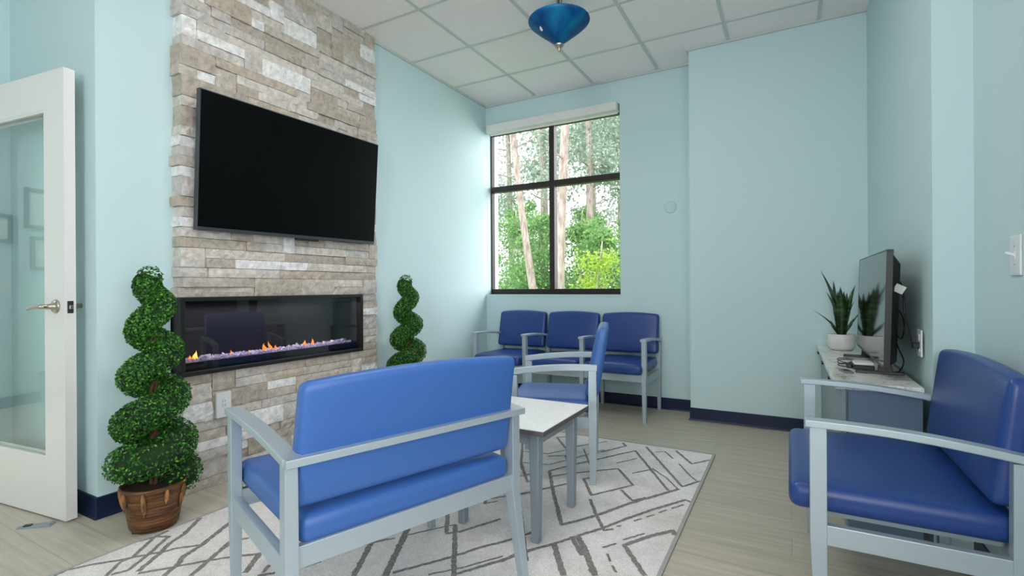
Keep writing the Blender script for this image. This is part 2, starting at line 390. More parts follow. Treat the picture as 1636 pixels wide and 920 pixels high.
# ---------------------------------------------------------------- main window
wn = thing('window_1', 'tall four-pane window with dark bronze frame looking out on trees', 'window', (0, 0, 0)); wn['kind'] = 'structure'
GY = 4.70
f = B(); box(f, (XL, GY - .03, WZ0), (-2.834, GY + .03, WZ1)); box(f, (WX1 - .03, GY - .03, WZ0), (WX1 + .03, GY + .03, WZ1)); box(f, (XL, GY - .03, WZ0), (WX1 + .03, GY + .03, WZ0 + .055)); box(f, (XL, GY - .03, 2.74), (WX1 + .03, GY + .03, WZ1))
obj('window_frame', f, 'frame_dark', wn, bevel=.003)
obj('mullion', bx((-2.145, GY - .045, WZ0 + .05), (-2.088, GY + .03, 2.76)), 'frame_dark', wn, bevel=.003)
obj('transom', bx((-2.834, GY - .04, 2.118), (WX1, GY + .03, 2.178)), 'frame_dark', wn, bevel=.003)
for x0, x1 in ((-2.834, -2.145), (-2.088, WX1 - .0)):
    for z0, z1 in ((WZ0 + .055, 2.118), (2.178, 2.74)):
        gl_ = obj('pane', bx((x0, GY - .003, z0), (x1, GY + .003, z1)), 'glass', wn)
struct('trim_1', bx((XL, YW - .006, WZ0 - .02), (WX1 + .0, GY - .03, WZ0)), 'wall', 'painted window sill', 'sill')
rb = thing('roller_blind', 'white roller blind cassette across the top of the window', 'blind', (0, 0, 0))
obj('cassette', bx((-2.815, YW - .055, 2.728), (-1.398, YW + .05, 2.808)), 'white', rb, bevel=.006)
obj('hem_bar', bx((-2.80, YW + .01, 2.712), (-1.41, YW + .03, 2.73)), 'white', rb, bevel=.003)
# other windows (beside / behind the viewpoint)
wn2 = thing('window_2', 'wide window in the right wall beside the viewpoint', 'window'); wn2['kind'] = 'structure'
f = B(); box(f, (RW + .05, -1.0, .82), (RW + .1, .9, .87)); box(f, (RW + .05, -1.0, 2.25), (RW + .1, .9, 2.3)); box(f, (RW + .05, -1.0, .87), (RW + .1, -.95, 2.25)); box(f, (RW + .05, .85, .87), (RW + .1, .9, 2.25)); box(f, (RW + .05, -.075, .87), (RW + .1, -.025, 2.25))
obj('window_frame', f, 'frame_dark', wn2)
wn3 = thing('window_3', 'window in the wall behind the viewpoint', 'window'); wn3['kind'] = 'structure'
f = B(); box(f, (-.3, -3.27, .9), (.5, -3.22, .95)); box(f, (-.3, -3.27, 2.65), (.5, -3.22, 2.7)); box(f, (-.3, -3.27, .95), (-.25, -3.22, 2.65)); box(f, (.45, -3.27, .95), (.5, -3.22, 2.65)); box(f, (-.25, -3.27, 1.78), (.45, -3.22, 1.82))
obj('window_frame', f, 'frame_dark', wn3)

# ================================================================== stone cladding
def stone_wall():
    bm = B(); y0, y1, face = 1.462, 2.893, -2.80; u = 0.0527; rows = int(H / u) ; rr = random.Random(11)
    hole = (FY0, FY1, FZ0, FZ1)
    def block(a, b, c, d):
        if d > H: d = H
        prot = rr.uniform(-.010, .008); gap = .0012
        lx = a <= y0 + 1e-6; rx_ = b >= y1 - 1e-6
        if lx: a += rr.uniform(-.012, .014)
        if rx_: b += rr.uniform(-.004, .004)
        a += gap; b -= gap; c += gap; d -= gap
        ny = max(2, int((b - a) / .022)); nz = max(2, int((d - c) / .018)); seed = Vector((rr.uniform(0, 50), rr.uniform(0, 50), rr.uniform(0, 50)))
        rough = rr.choice((.0035, .005, .007))
        grid = []
        for i in range(ny + 1):
            col = []
            for j in range(nz + 1):
                y = a + (b - a) * i / ny; z = c + (d - c) * j / nz
                e = 0 if (i in (0, ny) or j in (0, nz)) else 1
                x = face + prot + (noise.noise(Vector((y * 26, z * 34, 0)) + seed) * rough * 1.3 + noise.noise(Vector((y * 70, z * 80, 3)) + seed) * rough * .7) - (0 if e else .003)
                jy = noise.noise(Vector((z * 30, i, 0)) + seed) * .004 if (lx and i == 0) else 0
                col.append(bm.verts.new((x, y + jy, z)))
            grid.append(col)
        for i in range(ny):
            for j in range(nz): bm.faces.new((grid[i][j], grid[i + 1][j], grid[i + 1][j + 1], grid[i][j + 1]))
        loop = [grid[i][0] for i in range(ny + 1)] + [grid[ny][j] for j in range(1, nz + 1)] + [grid[i][nz] for i in range(ny - 1, -1, -1)] + [grid[0][j] for j in range(nz - 1, 0, -1)]
        back = [bm.verts.new((XP if not rx_ else XL, v.co.y, v.co.z)) for v in loop]; n = len(loop)
        for k in range(n): bm.faces.new((loop[(k + 1) % n], loop[k], back[k], back[(k + 1) % n]))
    # course edges, made to meet the fireplace opening
    segs = [(0, FZ0, 12), (FZ0, FZ1, 8), (FZ1, H, 37)]
    for z0, z1, n in segs:
        uu = (z1 - z0) / n
        spans = [(y0, y1)] if z0 != FZ0 else [(FY1, y1)]
        for s0, s1 in spans:
            occ = [[] for _ in range(n)]
            for r in range(n):
                free = []; cur = s0
                for (p, q) in sorted(occ[r]):
                    if p > cur + 1e-6: free.append((cur, p))
                    cur = max(cur, q)
                if cur < s1 - 1e-6: free.append((cur, s1))
                for (p, q) in free:
                    x = p
                    while x < q - 1e-6:
                        L = rr.choice((.09, .13, .18, .24, .30, .38, .46)) * rr.uniform(.85, 1.15)
                        if q - (x + L) < .08: L = q - x
                        tall = rr.random() < .30 and r + 1 < n and L < .42 and not any(not (x + L <= pp or x >= qq) for pp, qq in occ[r + 1])
                        block(x, x + L, z0 + r * uu, z0 + (r + (2 if tall else 1)) * uu)
                        if tall: occ[r + 1].append((x, x + L))
                        x += L
    bmesh.ops.recalc_face_normals(bm, faces=bm.faces[:])
    return bm
sw = struct('wall_stone', stone_wall(), 'stone', 'split-face ledger stone cladding from floor to ceiling around the fireplace and television', 'stone wall')

# ================================================================== fireplace insert
fp = thing('electric_fireplace', 'long black linear electric fireplace set in the stone wall below the television', 'fireplace', (-2.795, (FY0 + FY1) / 2, FZ0))
W2 = (FY1 - FY0) / 2; FH = FZ1 - FZ0
f = B(); t = .028
for lo, hi in (((-.03, -W2, 0), (.012, W2, .022)), ((-.03, -W2, FH - .022), (.012, W2, FH)), ((-.03, -W2, .022), (.012, -W2 + t, FH - .022)), ((-.03, W2 - t, .022), (.012, W2, FH - .022))): box(f, lo, hi)
obj('surround_frame', f, 'fblack', fp, bevel=.003)
f = B(); D0 = -.24
box(f, (D0, -W2 + t, .02), (-.03, W2 - t, .035)); box(f, (D0, -W2 + t, FH - .03), (-.03, W2 - t, FH - .02)); box(f, (D0 - .01, -W2 + t, .02), (D0, W2 - t, FH - .02))
box(f, (D0, -W2 + t - .01, .02), (-.03, -W2 + t, FH - .02)); box(f, (D0, W2 - t, .02), (-.03, W2 - t + .01, FH - .02))
box(f, (-.05, -W2 + t, .022), (-.03, W2 - t, .066))
obj('firebox', f, 'fblack', fp)
obj('heater_grille', bx((-.10, -W2 + t + .02, FH - .052), (-.05, W2 - t - .02, FH - .032)), 'black', fp, bevel=.004)
cr = B(); r2 = random.Random(3)
box(cr, (-.2, -W2 + t + .005, .05), (-.052, W2 - t - .005, .062))
def shard(bm, c, s, r_):
    vs = []; ax = Matrix.Rotation(r_.uniform(0, 6.28), 3, Vector((r_.uniform(-1, 1), r_.uniform(-1, 1), r_.uniform(-1, 1))).normalized())
    for p in ((1, 0, 0), (-1, 0, 0), (0, 1, 0), (0, -1, 0), (0, 0, 1), (0, 0, -1)): vs.append(bm.verts.new(Vector(c) + ax @ (Vector(p) * s * r_.uniform(.6, 1.1))))
    for q in ((0, 2, 4), (2, 1, 4), (1, 3, 4), (3, 0, 4), (2, 0, 5), (1, 2, 5), (3, 1, 5), (0, 3, 5)): bm.faces.new([vs[k] for k in q])
for k in range(1500):
    s = r2.uniform(.004, .009)
    if k % 60 == 0: s = .016
    shard(cr, (r2.uniform(-.19, -.058), r2.uniform(-W2 + t + .01, W2 - t - .01), .066 + r2.uniform(0, .010)), s, r2)
for yy in (.17, .20, .76, .79, 1.08, 1.13, 1.16, 1.19):
    shard(cr, (-.09, -W2 + yy, .078), .026, r2)
tag(obj('crystal_bed', cr, 'crystal', fp), 'bed of clear and lilac crystals', kind='stuff')
lg = bpy.data.lights.new('ember_light', 'AREA'); lg.shape = 'RECTANGLE'; lg.size = .04; lg.size_y = 1.1; lg.energy = 2.6; lg.color = (.84, .80, 1.0)
lo_ = bpy.data.objects.new('ember_light', lg); C.objects.link(lo_); lo_.parent = fp; lo_.location = (-.1, 0, FH - .055); lo_.rotation_euler = (0, 0, 0)
def flame(y, h, wd, lean, mat='flame'):
    bm = B(); secs = []
    for k in range(8):
        q = k / 7; r = wd * (math.sin(PI * min(1, q * .9 + .18)) ** 1.2) * (1 - q * .55) + .0006
        c = (-.13 + .004 * math.sin(5 * q), y + lean * q * q + .004 * math.sin(7 * q + y * 9), .066 + h * q)
        secs.append([(c[0] + .5 * r * math.cos(a), c[1] + r * math.sin(a), c[2]) for a in [2 * PI * j / 8 for j in range(8)]])
    return sections(bm, secs)
for y, h, wd, ln, m in ((.125, .052, .017, .006, 'flame_core'), (.10, .030, .014, -.006, 'flame'), (.33, .034, .010, .004, 'flame'), (.545, .055, .018, .008, 'flame'), (.59, .062, .015, -.01, 'flame'), (.63, .035, .012, .004, 'flame'), (.73, .025, .006, 0, 'flame'), (.85, .046, .017, .006, 'flame'), (.92, .052, .014, -.005, 'flame'), (1.01, .026, .007, 0, 'flame_core'), (.22, .022, .008, .003, 'flame'), (.45, .02, .012, 0, 'flame')):
    obj('flame', flame(-W2 + t + y * (2 * W2 - 2 * t) / 1.23, h, wd, ln), m, fp, smooth=True)
obj('front_glass', bx((-.012, -W2 + t, .022), (-.009, W2 - t, FH - .022)), 'fireglass', fp)

# stone wall outlet
def outlet(name, label, loc, rz, gang='duplex', parent=None, w=.072, h=.116, mat='plastic'):
    o = thing(name, label, 'outlet' if gang != 'toggle' else 'light switch', loc, (0, 0, rz))
    obj('cover_plate', bx((0, -w / 2, -h / 2), (.007, w / 2, h / 2)), mat, o, bevel=.003)
    if gang == 'duplex':
        for s in (-1, 1):
            q = obj('receptacle', bx((.006, -.016, s * .0245 - .014), (.0095, .016, s * .0245 + .014)), mat, o, bevel=.003)
            sl = B(); box(sl, (.0095, -.0075, s * .0245 - .005), (.0099, -.0055, s * .0245 + .005)); box(sl, (.0095, .0055, s * .0245 - .005), (.0099, .0075, s * .0245 + .005))
            obj('slot', sl, 'black', q)
    else:
        obj('switch_bezel', bx((.006, -.007, -.013), (.009, .007, .013)), mat, o, bevel=.001)
        tg = B(); hexa(tg, [(.006, -.005, -.005), (.006, .005, -.005), (.006, .005, .006), (.006, -.005, .006)][::-1], [(.03, -.004, .007), (.03, .004, .007), (.03, .004, .014), (.03, -.004, .014)][::-1])
        obj('toggle', tg, mat, o, bevel=.001)
        for z in (-.03, .03): obj('screw', bx((.006, -.003, z - .003), (.0085, .003, z + .003)), 'nickel', o)
    return o
op = thing('stone_wall_outlet', 'large white outlet plate set in the stone below the fireplace', 'outlet', (-2.788, 1.676, .452))
obj('cover_plate', bx((-.01, -.042, -.08), (.006, .042, .062)), 'plastic', op, bevel=.002)
q = obj('receptacle', bx((.005, -.012, -.022), (.009, .012, .022)), 'plastic', op, bevel=.002)
sl = B(); [box(sl, (.009, yy - .001, zz - .004), (.0095, yy + .001, zz + .004)) for yy in (-.005, .005) for zz in (-.011, .011)]; obj('slot', sl, 'black', q)

# ================================================================== wall television
tv = thing('wall_television', 'large black flat screen television tilted forward on the stone wall', 'television', (-2.716, 2.152, 1.782), (0, 0, 0))
tv.rotation_euler = (math.radians(.8), math.radians(4.6), 0)
TWd, THt = .646, .370
obj('screen', bx((.0, -TWd + .006, -THt + .02), (.004, TWd - .006, THt - .006)), 'screen', tv)
f = B(); box(f, (-.03, -TWd, -THt), (.003, TWd, -THt + .020)); box(f, (-.03, -TWd, THt - .006), (.003, TWd, THt)); box(f, (-.03, -TWd, -THt + .02), (.003, -TWd + .006, THt - .006)); box(f, (-.03, TWd - .006, -THt + .02), (.003, TWd, THt - .006))
obj('bezel', f, 'bezel', tv, bevel=.0015)
obj('back_housing', bx((-.032, -TWd + .005, -THt + .005), (.0, TWd - .005, THt - .005)), 'black', tv)
obj('sensor_bar', bx((-.02, -.03, -THt - .014), (.004, .14, -THt)), 'black', tv, bevel=.003)
obj('wall_bracket', bx((-.075, -.2, -.1), (-.03, .2, .12)), 'black', tv)

# ================================================================== blue pendant
lp = thing('pendant_light', 'blue glass cone bowl pendant light hanging from the ceiling', 'pendant light', (-1.31, 3.01, 2.62))
prof = [(.012, .048), (.03, .055), (.085, .097), (.135, .137), (.175, .172), (.193, .189), (.2, .200), (.198, .206), (.192, .202), (.186, .192), (.168, .175), (.13, .142), (.08, .102), (.03, .062), (.012, .056)]
obj('glass_bowl', lathe(B(), prof, 64), 'bowl', lp, smooth=True)
obj('finial', lathe(B(), [(.004, 0), (.007, .002), (.007, .014), (.010, .018), (.010, .024), (.02, .03), (.03, .04), (.031, .048), (.026, .052), (.01, .053)], 32), 'nickel', lp, smooth=True)
f = B(); tube(f, [(0, 0, .05), (0, 0, .36)], .006, 10)
for k in range(3):
    a = k * 2 * PI / 3 + .4; tube(f, [(.05 * math.cos(a), .05 * math.sin(a), .13), (.045 * math.cos(a), .045 * math.sin(a), .2), (.02 * math.cos(a), .02 * math.sin(a), .30), (.015 * math.cos(a), .015 * math.sin(a), .36)], .005, 8)
obj('stem_rods', f, 'nickel', lp, smooth=True)
obj('ceiling_canopy', lathe(B(), [(.02, .355), (.05, .37), (.065, .395), (.067, .4125)], 32), 'nickel', lp, smooth=True)
for k in range(2):
    a = k * PI + .5; bl = lathe(B(), [(.008, 0), (.022, .02), (.026, .045), (.018, .07), (.008, .08)], 16); xform(bl, Matrix.Translation((.085 * math.cos(a), .085 * math.sin(a), .13)) @ Matrix.Rotation(1.2, 4, 'X'))
    obj('bulb', bl, 'plastic', lp, smooth=True)

# ================================================================== seating
def rect_bar(bm, pts, w, h, axis_w=Vector((1, 0, 0))):
    pts = [Vector(p) for p in pts]; secs = []
    for i, p in enumerate(pts):
        t_ = (pts[min(i + 1, len(pts) - 1)] - pts[max(i - 1, 0)]).normalized(); n_ = axis_w.cross(t_).normalized()
        if n_.z < 0: n_ = -n_
        a = axis_w * w / 2; b = n_ * h / 2
        secs.append([p - a - b, p + a - b, p + a + b, p - a + b])
    sections(bm, secs); bmesh.ops.recalc_face_normals(bm, faces=bm.faces[:]); return bm

def seat_unit(name, label, loc, heading, W=.84, D=.60, zr=.64, zf=.665, nseat=1, arm_t=.022, lip=.012, kick=.055, pitch=None, back_rail=True, mat='vinyl', group=None, overhang=.04, btop=.85, seatz=.475, camber=.012, cat='chair', lean=.06, fkick=0.0, armw=.05, backy=.052, bbot=.505):
    """origin: floor under the middle of the rear edge; local +y forward"""
    t = thing(name, label, cat, loc, (0, 0, heading - PI / 2), group)
    n = nseat; xs = [-W / 2 + .0 + (W) * k / n for k in range(n + 1)]
    pw, pd = .036, .046
    for i, x in enumerate(xs):
        xc = x + (pw / 2 + .004 if i == 0 else (-pw / 2 - .004 if i == n else 0))
        # arm
        pts = []
        for k in range(11):
            q = k / 10; pts.append((xc, q * D, zr + (zf - zr) * q + camber * math.sin(PI * q) - arm_t / 2))
        a = rect_bar(B(), pts, armw if lip else pw, arm_t)
        obj('arm', a, 'steel', t, bevel=.003)
        # rear leg
        y0, y1 = .004, .004 + pd
        s = B()
        def sec(z, yo, sc=1.0, front=False):
            ya, yb = (y0, y1) if not front else (D - lip - pd, D - lip)
            m_ = (ya + yb) / 2; hw = pw / 2 * sc; hd = pd / 2 * sc
            return [(xc - hw, m_ - hd + yo, z), (xc + hw, m_ - hd + yo, z), (xc + hw, m_ + hd + yo, z), (xc - hw, m_ + hd + yo, z)]
        sections(s, [sec(0, -kick, .72), sec(.33, 0, 1.0), sec(zr - arm_t + .002, 0, .95)])
        obj('rear_leg', s, 'steel', t, bevel=.002)
        s = B(); sections(s, [sec(0, -.006 + fkick, .70, True), sec(.33, 0, .98, True), sec(zf - arm_t + .002, 0, .98, True)])
        obj('front_leg', s, 'steel', t, bevel=.002)
        obj('side_rail', bx((xc - .014, .045, .305), (xc + .014, D - .05, .365)), 'steel', t, bevel=.002)
    sp = W / n
    obj('front_rail', bx((-W / 2 + .03, D - .052, .325), (W / 2 - .03, D - .026, .385)), 'steel', t, bevel=.002)
    obj('rear_rail', bx((-W / 2 + .03, .012, .335), (W / 2 - .03, .036, .395)), 'steel', t, bevel=.002)
    if back_rail: obj('back_rail', bx((-W / 2 - .0, -.022, zr - .022), (W / 2 + .0, .006, zr)), 'steel', t, bevel=.002)
    for k in range(n):
        cx = -W / 2 + sp * (k + .5)
        obj('seat_support', bx((cx - sp * .38, .04, .362), (cx + sp * .38, D - .055, .382)), 'steel', t)
        sw_ = sp - 2 * (pw + .010) if n == 1 else sp - .06
        sd = D + overhang - .015
        def dseat(p, h):
            if p.z > 0: p.z += .014 * max(0, 1 - (p.x / h[0]) ** 2) * max(0, 1 - (p.y / h[1]) ** 4)
            return p
        c = cushion((sw_, sd, seatz - .385 - .008), .030, dseat)
        xform(c, Matrix.Translation((cx, .015 + sd / 2, (seatz - .008 + .385) / 2)))
        obj('seat', c, mat, t, smooth=True)
        bh = btop - bbot; bw = sp - 2 * (pw + .012) + (.024 if n == 1 else .07)
        if n > 1: bw = sp - .022
        bth = .078
        def dback(p, h):
            f_ = (p.z + h[2]) / (2 * h[2])
            if p.z > 0: p.z += .016 * max(0, 1 - (p.x / h[0]) ** 2)
            if p.y > 0: p.y += .010 * max(0, 1 - (p.x / h[0]) ** 2) * math.sin(PI * max(0, min(1, f_)))
            p.y *= 1 - .22 * f_
            p.x *= 1 - .018 * f_
            return p
        c = cushion((bw, bth, bh), .026, dback)
        sh = Matrix(((1, 0, 0, 0), (0, 1, -lean / bh, 0), (0, 0, 1, 0), (0, 0, 0, 1)))
        xform(c, Matrix.Translation((cx, backy, bbot + bh / 2)) @ sh)
        bk = obj('backrest', c, mat, t, smooth=True)
    return t

# near loveseat, back to the viewpoint.  rear corners (-1.147,.845) and (-.873,1.639)
hd = math.atan2(.326, -.945)
seat_unit('loveseat', 'wide blue vinyl loveseat with silver frame seen from behind, facing the fireplace', (-1.010, 1.242, .008), hd, W=.84, D=.62, zr=.64, zf=.665, cat='loveseat', kick=.06, backy=.034, bbot=.484, btop=.832, lean=.065)
# right loveseat facing the fireplace, against the right wall
seat_unit('loveseat', 'wide blue vinyl loveseat with silver arms against the right wall below the light switch', (.556, 2.185, 0), PI, W=.82, D=.52, zr=.64, zf=.68, cat='loveseat', kick=.0, mat='vinyl_shaded', btop=.838, lean=.035, overhang=.045, backy=.034, bbot=.49)
# side chair beyond the small table
hd = math.atan2(-.31, -.95)
seat_unit('side_chair', 'single blue armchair seen from its side, just beyond the white-topped table', (-1.012, 2.888, .008), hd, W=.59, D=.49, zr=.655, zf=.622, cat='armchair', kick=.0, lip=0, arm_t=.034, back_rail=False, camber=.012, btop=.852, lean=.068, backy=.0, bbot=.47, overhang=.02, fkick=.02, seatz=.46)
# three linked seats under the window
seat_unit('linked_chairs', 'row of three joined blue seats with shared silver arms under the window', (-1.82, 4.535, 0), -PI / 2, W=1.64, D=.565, zr=.625, zf=.672, nseat=3, cat='linked chairs', kick=.02, mat='vinyl_shaded', btop=.845, lean=.06, back_rail=False, armw=.05, arm_t=.02, overhang=.03)

# ================================================================== small table
tb = thing('side_table', 'low square table with white top and grey legs between the seats', 'table', (-1.137, 2.108, .008))
hx, hy = .254, .262
obj('tabletop', bx((-hx, -hy, .478), (hx, hy, .494)), 'tabletop', tb, bevel=.001)
obj('edge_band', bx((-hx - .001, -hy - .001, .470), (hx + .001, hy + .001, .4915)), 'edge', tb, bevel=.002)
ap = B(); i_ = .048
box(ap, (-hx + i_ + .03, -hy + i_, .415), (hx - i_ - .03, -hy + i_ + .02, .47)); box(ap, (-hx + i_ + .03, hy - i_ - .02, .415), (hx - i_ - .03, hy - i_, .47))
box(ap, (-hx + i_, -hy + i_ + .03, .415), (-hx + i_ + .02, hy - i_ - .03, .47)); box(ap, (hx - i_ - .02, -hy + i_ + .03, .415), (hx - i_, hy - i_ - .03, .47))
obj('apron', ap, 'table_grey', tb, bevel=.002)
for sx in (-1, 1):
    for sy in (-1, 1):
        x, y = sx * (hx - i_ - .018), sy * (hy - i_ - .018); s = B()
        r1, r0 = .0235, .0175
        sections(s, [[(x - r0, y - r0, 0), (x + r0, y - r0, 0), (x + r0, y + r0, 0), (x - r0, y + r0, 0)], [(x - r1, y - r1, .40), (x + r1, y - r1, .40), (x + r1, y + r1, .40), (x - r1, y + r1, .40)], [(x - r1, y - r1, .47), (x + r1, y - r1, .47), (x + r1, y + r1, .47), (x - r1, y + r1, .47)]])
        obj('leg', s, 'table_grey', tb, bevel=.005)

# ================================================================== rug
RUG = ((0.014,((-2.443,0.815),(-2.461,0.858),(-2.41,0.92),(-2.349,0.993),(-2.304,1.059),(-2.264,1.113),(-2.25,1.148),(-2.186,1.212))),(0.014,((-2.45,1.104),(-2.437,1.159),(-2.375,1.192))),(0.014,((-2.445,1.217),(-2.437,1.159),(-2.332,1.028),(-2.333,0.986),(-2.267,0.91))),(0.014,((-2.383,1.182),(-2.295,1.064),(-2.237,0.97),(-2.261,0.924))),(0.018,((-2.449,1.358),(-2.352,1.236),(-2.317,1.158),(-2.266,1.096),(-2.194,0.983))),(0.02,((-2.278,1.401),(-2.18,1.209),(-2.157,1.133),(-2.112,1.086),(-2.074,1.015))),(0.014,((-2.18,0.977),(-2.121,1.047),(-2.086,1.095),(-2.032,1.159),(-1.981,1.218),(-1.885,1.302))),(0.018,((-2.106,1.295),(-2.042,1.175),(-1.984,1.064))),(0.02,((-1.905,1.293),(-1.822,1.175))),(0.014,((-2.074,1.251),(-2.104,1.295),(-2.061,1.348))),(0.014,((-1.791,1.254),(-1.761,1.208))),(0.014,((-1.762,1.184),(-1.721,1.229))),(0.016,((-1.675,1.277),(-1.636,1.371))),(0.014,((-1.595,1.514),(-1.572,1.559),(-1.522,1.629))),(0.02,((-1.564,1.573),(-1.442,1.358))),(0.016,((-1.675,1.277),(-1.637,1.252))),(0.009,((-1.554,1.587),(-1.5,1.649))),(0.024,((-1.517,1.756),(-1.337,1.415))),(0.009,((-1.474,1.69),(-1.416,1.778),(-1.375,1.833),(-1.34,1.878))),(0.018,((-1.45,1.961),(-1.332,1.792))),(0.014,((-1.333,1.785),(-1.286,1.829),(-1.19,2.021))),(0.018,((-1.345,1.876),(-1.11,1.537))),(0.014,((-1.326,1.443),(-1.19,1.65),(-1.133,1.762),(-1.071,1.848),(-0.985,2.004))),(0.009,((-1.2,1.498),(-1.122,1.587),(-1.017,1.744))),(0.014,((-1.114,1.544),(-0.995,1.735),(-0.921,1.872))),(0.009,((-1.397,2.107),(-1.366,2.173),(-1.323,2.222),(-1.202,2.375))),(0.014,((-1.341,2.121),(-1.37,2.179))),(0.009,((-1.35,2.124),(-1.3,2.184))),(0.018,((-1.313,2.409),(-1.253,2.312),(-1.042,1.961),(-0.918,1.756))),(0.014,((-1.454,2.725),(-1.287,2.482),(-1.256,2.498))),(0.014,((-1.404,3.375),(-1.476,3.316),(-1.325,3.117),(-1.207,3.294))),(0.009,((-1.541,2.929),(-1.385,2.959),(-1.274,3.144))),(0.014,((-1.365,2.918),(-1.274,2.984),(-1.117,2.755))),(0.009,((-1.462,2.736),(-1.291,2.781),(-1.219,2.929),(-1.088,3.206))),(0.014,((-1.247,2.686),(-1.177,2.826),(-0.901,3.287),(-0.572,2.724))),(0.014,((-1.091,3.151),(-0.984,3.355),(-1.022,3.412))),(0.009,((-1.188,3.304),(-1.129,3.395))),(0.014,((-0.858,3.402),(-0.517,2.813),(-0.44,2.942))),(0.014,((-0.665,3.413),(-0.532,3.201),(-0.441,3.328))),(0.017,((-1.247,2.686),(-1.085,2.392),(-0.915,2.101),(-0.809,2.265),(-0.739,2.408),(-0.704,2.478),(-0.526,2.773))),(0.014,((-1.203,2.612),(-1.127,2.707),(-0.902,2.913),(-0.757,2.709),(-0.909,2.475),(-1.025,2.667),(-0.979,2.719))),(0.014,((-0.899,2.426),(-0.812,2.273),(-0.729,2.143),(-0.697,2.177))),(0.014,((-0.794,2.617),(-0.705,2.509),(-0.652,2.58))),(0.015,((-0.815,2.041),(-0.746,2.15),(-0.68,2.289),(-0.596,2.446),(-0.471,2.645),(-0.435,2.633))),(0.024,((-0.815,2.041),(-0.741,1.941),(-0.646,1.789))),(0.018,((-0.836,2.022),(-0.739,1.901))),(0.014,((-1.004,1.705),(-0.975,1.794),(-0.877,1.931),(-0.818,2.031))),(0.022,((-0.877,1.931),(-0.749,1.733))),(0.018,((-0.433,2.247),(-0.461,2.287),(-0.535,2.192),(-0.613,2.06),(-0.482,1.878))),(0.009,((-0.632,2.101),(-0.564,2.2))),(0.014,((-1.138,2.469),(-1.055,2.6))),(0.009,((-0.722,3.009),(-0.617,2.899),(-0.533,2.769))),(0.009,((-0.776,3.318),(-0.725,3.363),(-0.653,3.248))),(0.009,((-0.599,3.165),(-0.495,2.977),(-0.453,2.922))),(0.009,((-0.939,2.999),(-0.852,3.142))),(0.009,((-0.808,2.878),(-0.727,2.992))),(0.009,((-1.213,3.158),(-1.073,2.897))),(0.014,((-1.652,3.118),(-1.442,2.7),(-1.284,2.477),(-1.264,2.513),(-1.314,2.594),(-1.348,2.561))),(0.02,((-1.31,2.596),(-1.175,2.344),(-0.992,2.017))),(0.016,((-1.589,3.152),(-1.447,2.891))),(0.014,((-1.272,2.258),(-1.186,2.395),(-1.138,2.469))),(0.009,((-1.387,2.5),(-1.314,2.594))),(0.009,((-1.446,2.608),(-1.415,2.669))),(0.009,((-0.692,2.205),(-0.675,2.222))),(0.009,((-0.638,2.294),(-0.612,2.334))),(0.009,((-0.597,2.361),(-0.571,2.403))),(0.009,((-0.556,2.435),(-0.529,2.482))),(0.009,((-0.513,2.51),(-0.468,2.585))),(0.009,((-0.687,1.998),(-0.646,2.057))),(0.009,((-0.655,1.96),(-0.625,1.91))),(0.009,((-0.611,1.886),(-0.581,1.848))),(0.009,((-1.081,1.836),(-0.986,2.004))))
rg = B(); RX0, RX1, RY0, RY1 = -2.462, -.432, .42, 3.455
rr = random.Random(5)
box(rg, (RX0, RY0, 0.0005), (RX1, RY1, .008), 0)
e = .012
for lo, hi in (((RX0 - .004, RY0, .0005), (RX0 + e, RY1, .0088)), ((RX1 - e, RY0, .0005), (RX1 + .004, RY1, .0088)), ((RX0, RY0 - .004, .0005), (RX1, RY0 + e, .0088)), ((RX0, RY1 - e, .0005), (RX1, RY1 + .004, .0088))): box(rg, lo, hi, 2)
def ribbon(bm, pts, w, z):
    P = [Vector((max(RX0 + e, min(RX1 - e, x)), max(RY0 + e, min(RY1 - e, y)), z)) for x, y in pts]; Q = [P[0]]
    for a, b in zip(P, P[1:]):
        n = max(1, int((b - a).length / .012))
        for k in range(1, n + 1): Q.append(a.lerp(b, k / n))
    if len(Q) < 2 or (Q[0] - Q[-1]).length < 1e-4: return
    rows = []
    for i, p in enumerate(Q):
        d = (Q[min(i + 1, len(Q) - 1)] - Q[max(i - 1, 0)])
        if d.length < 1e-6: continue
        d.normalize(); nn = Vector((-d.y, d.x, 0)); off = rr.uniform(-.0012, .0012)
        wa = w / 2 * rr.uniform(.8, 1.22); wb = w / 2 * rr.uniform(.8, 1.22)
        rows.append((bm.verts.new(p + nn * (wa + off)), bm.verts.new(p - nn * (wb - off))))
    for r0, r1 in zip(rows, rows[1:]):
        bm.faces.new((r0[0], r0[1], r1[1], r1[0])).material_index = 1
zz = .0084
for wd, pts in RUG:
    ribbon(rg, pts, wd * 1.15, zz); zz += .00002
for f_ in rg.faces:
    if f_.material_index == 1 and f_.normal.z < 0: f_.normal_flip()
tag(obj('area_rug', rg, ['rug', 'rugline', 'rugedge']), 'off-white area rug with irregular grey line pattern under the seats', 'rug')

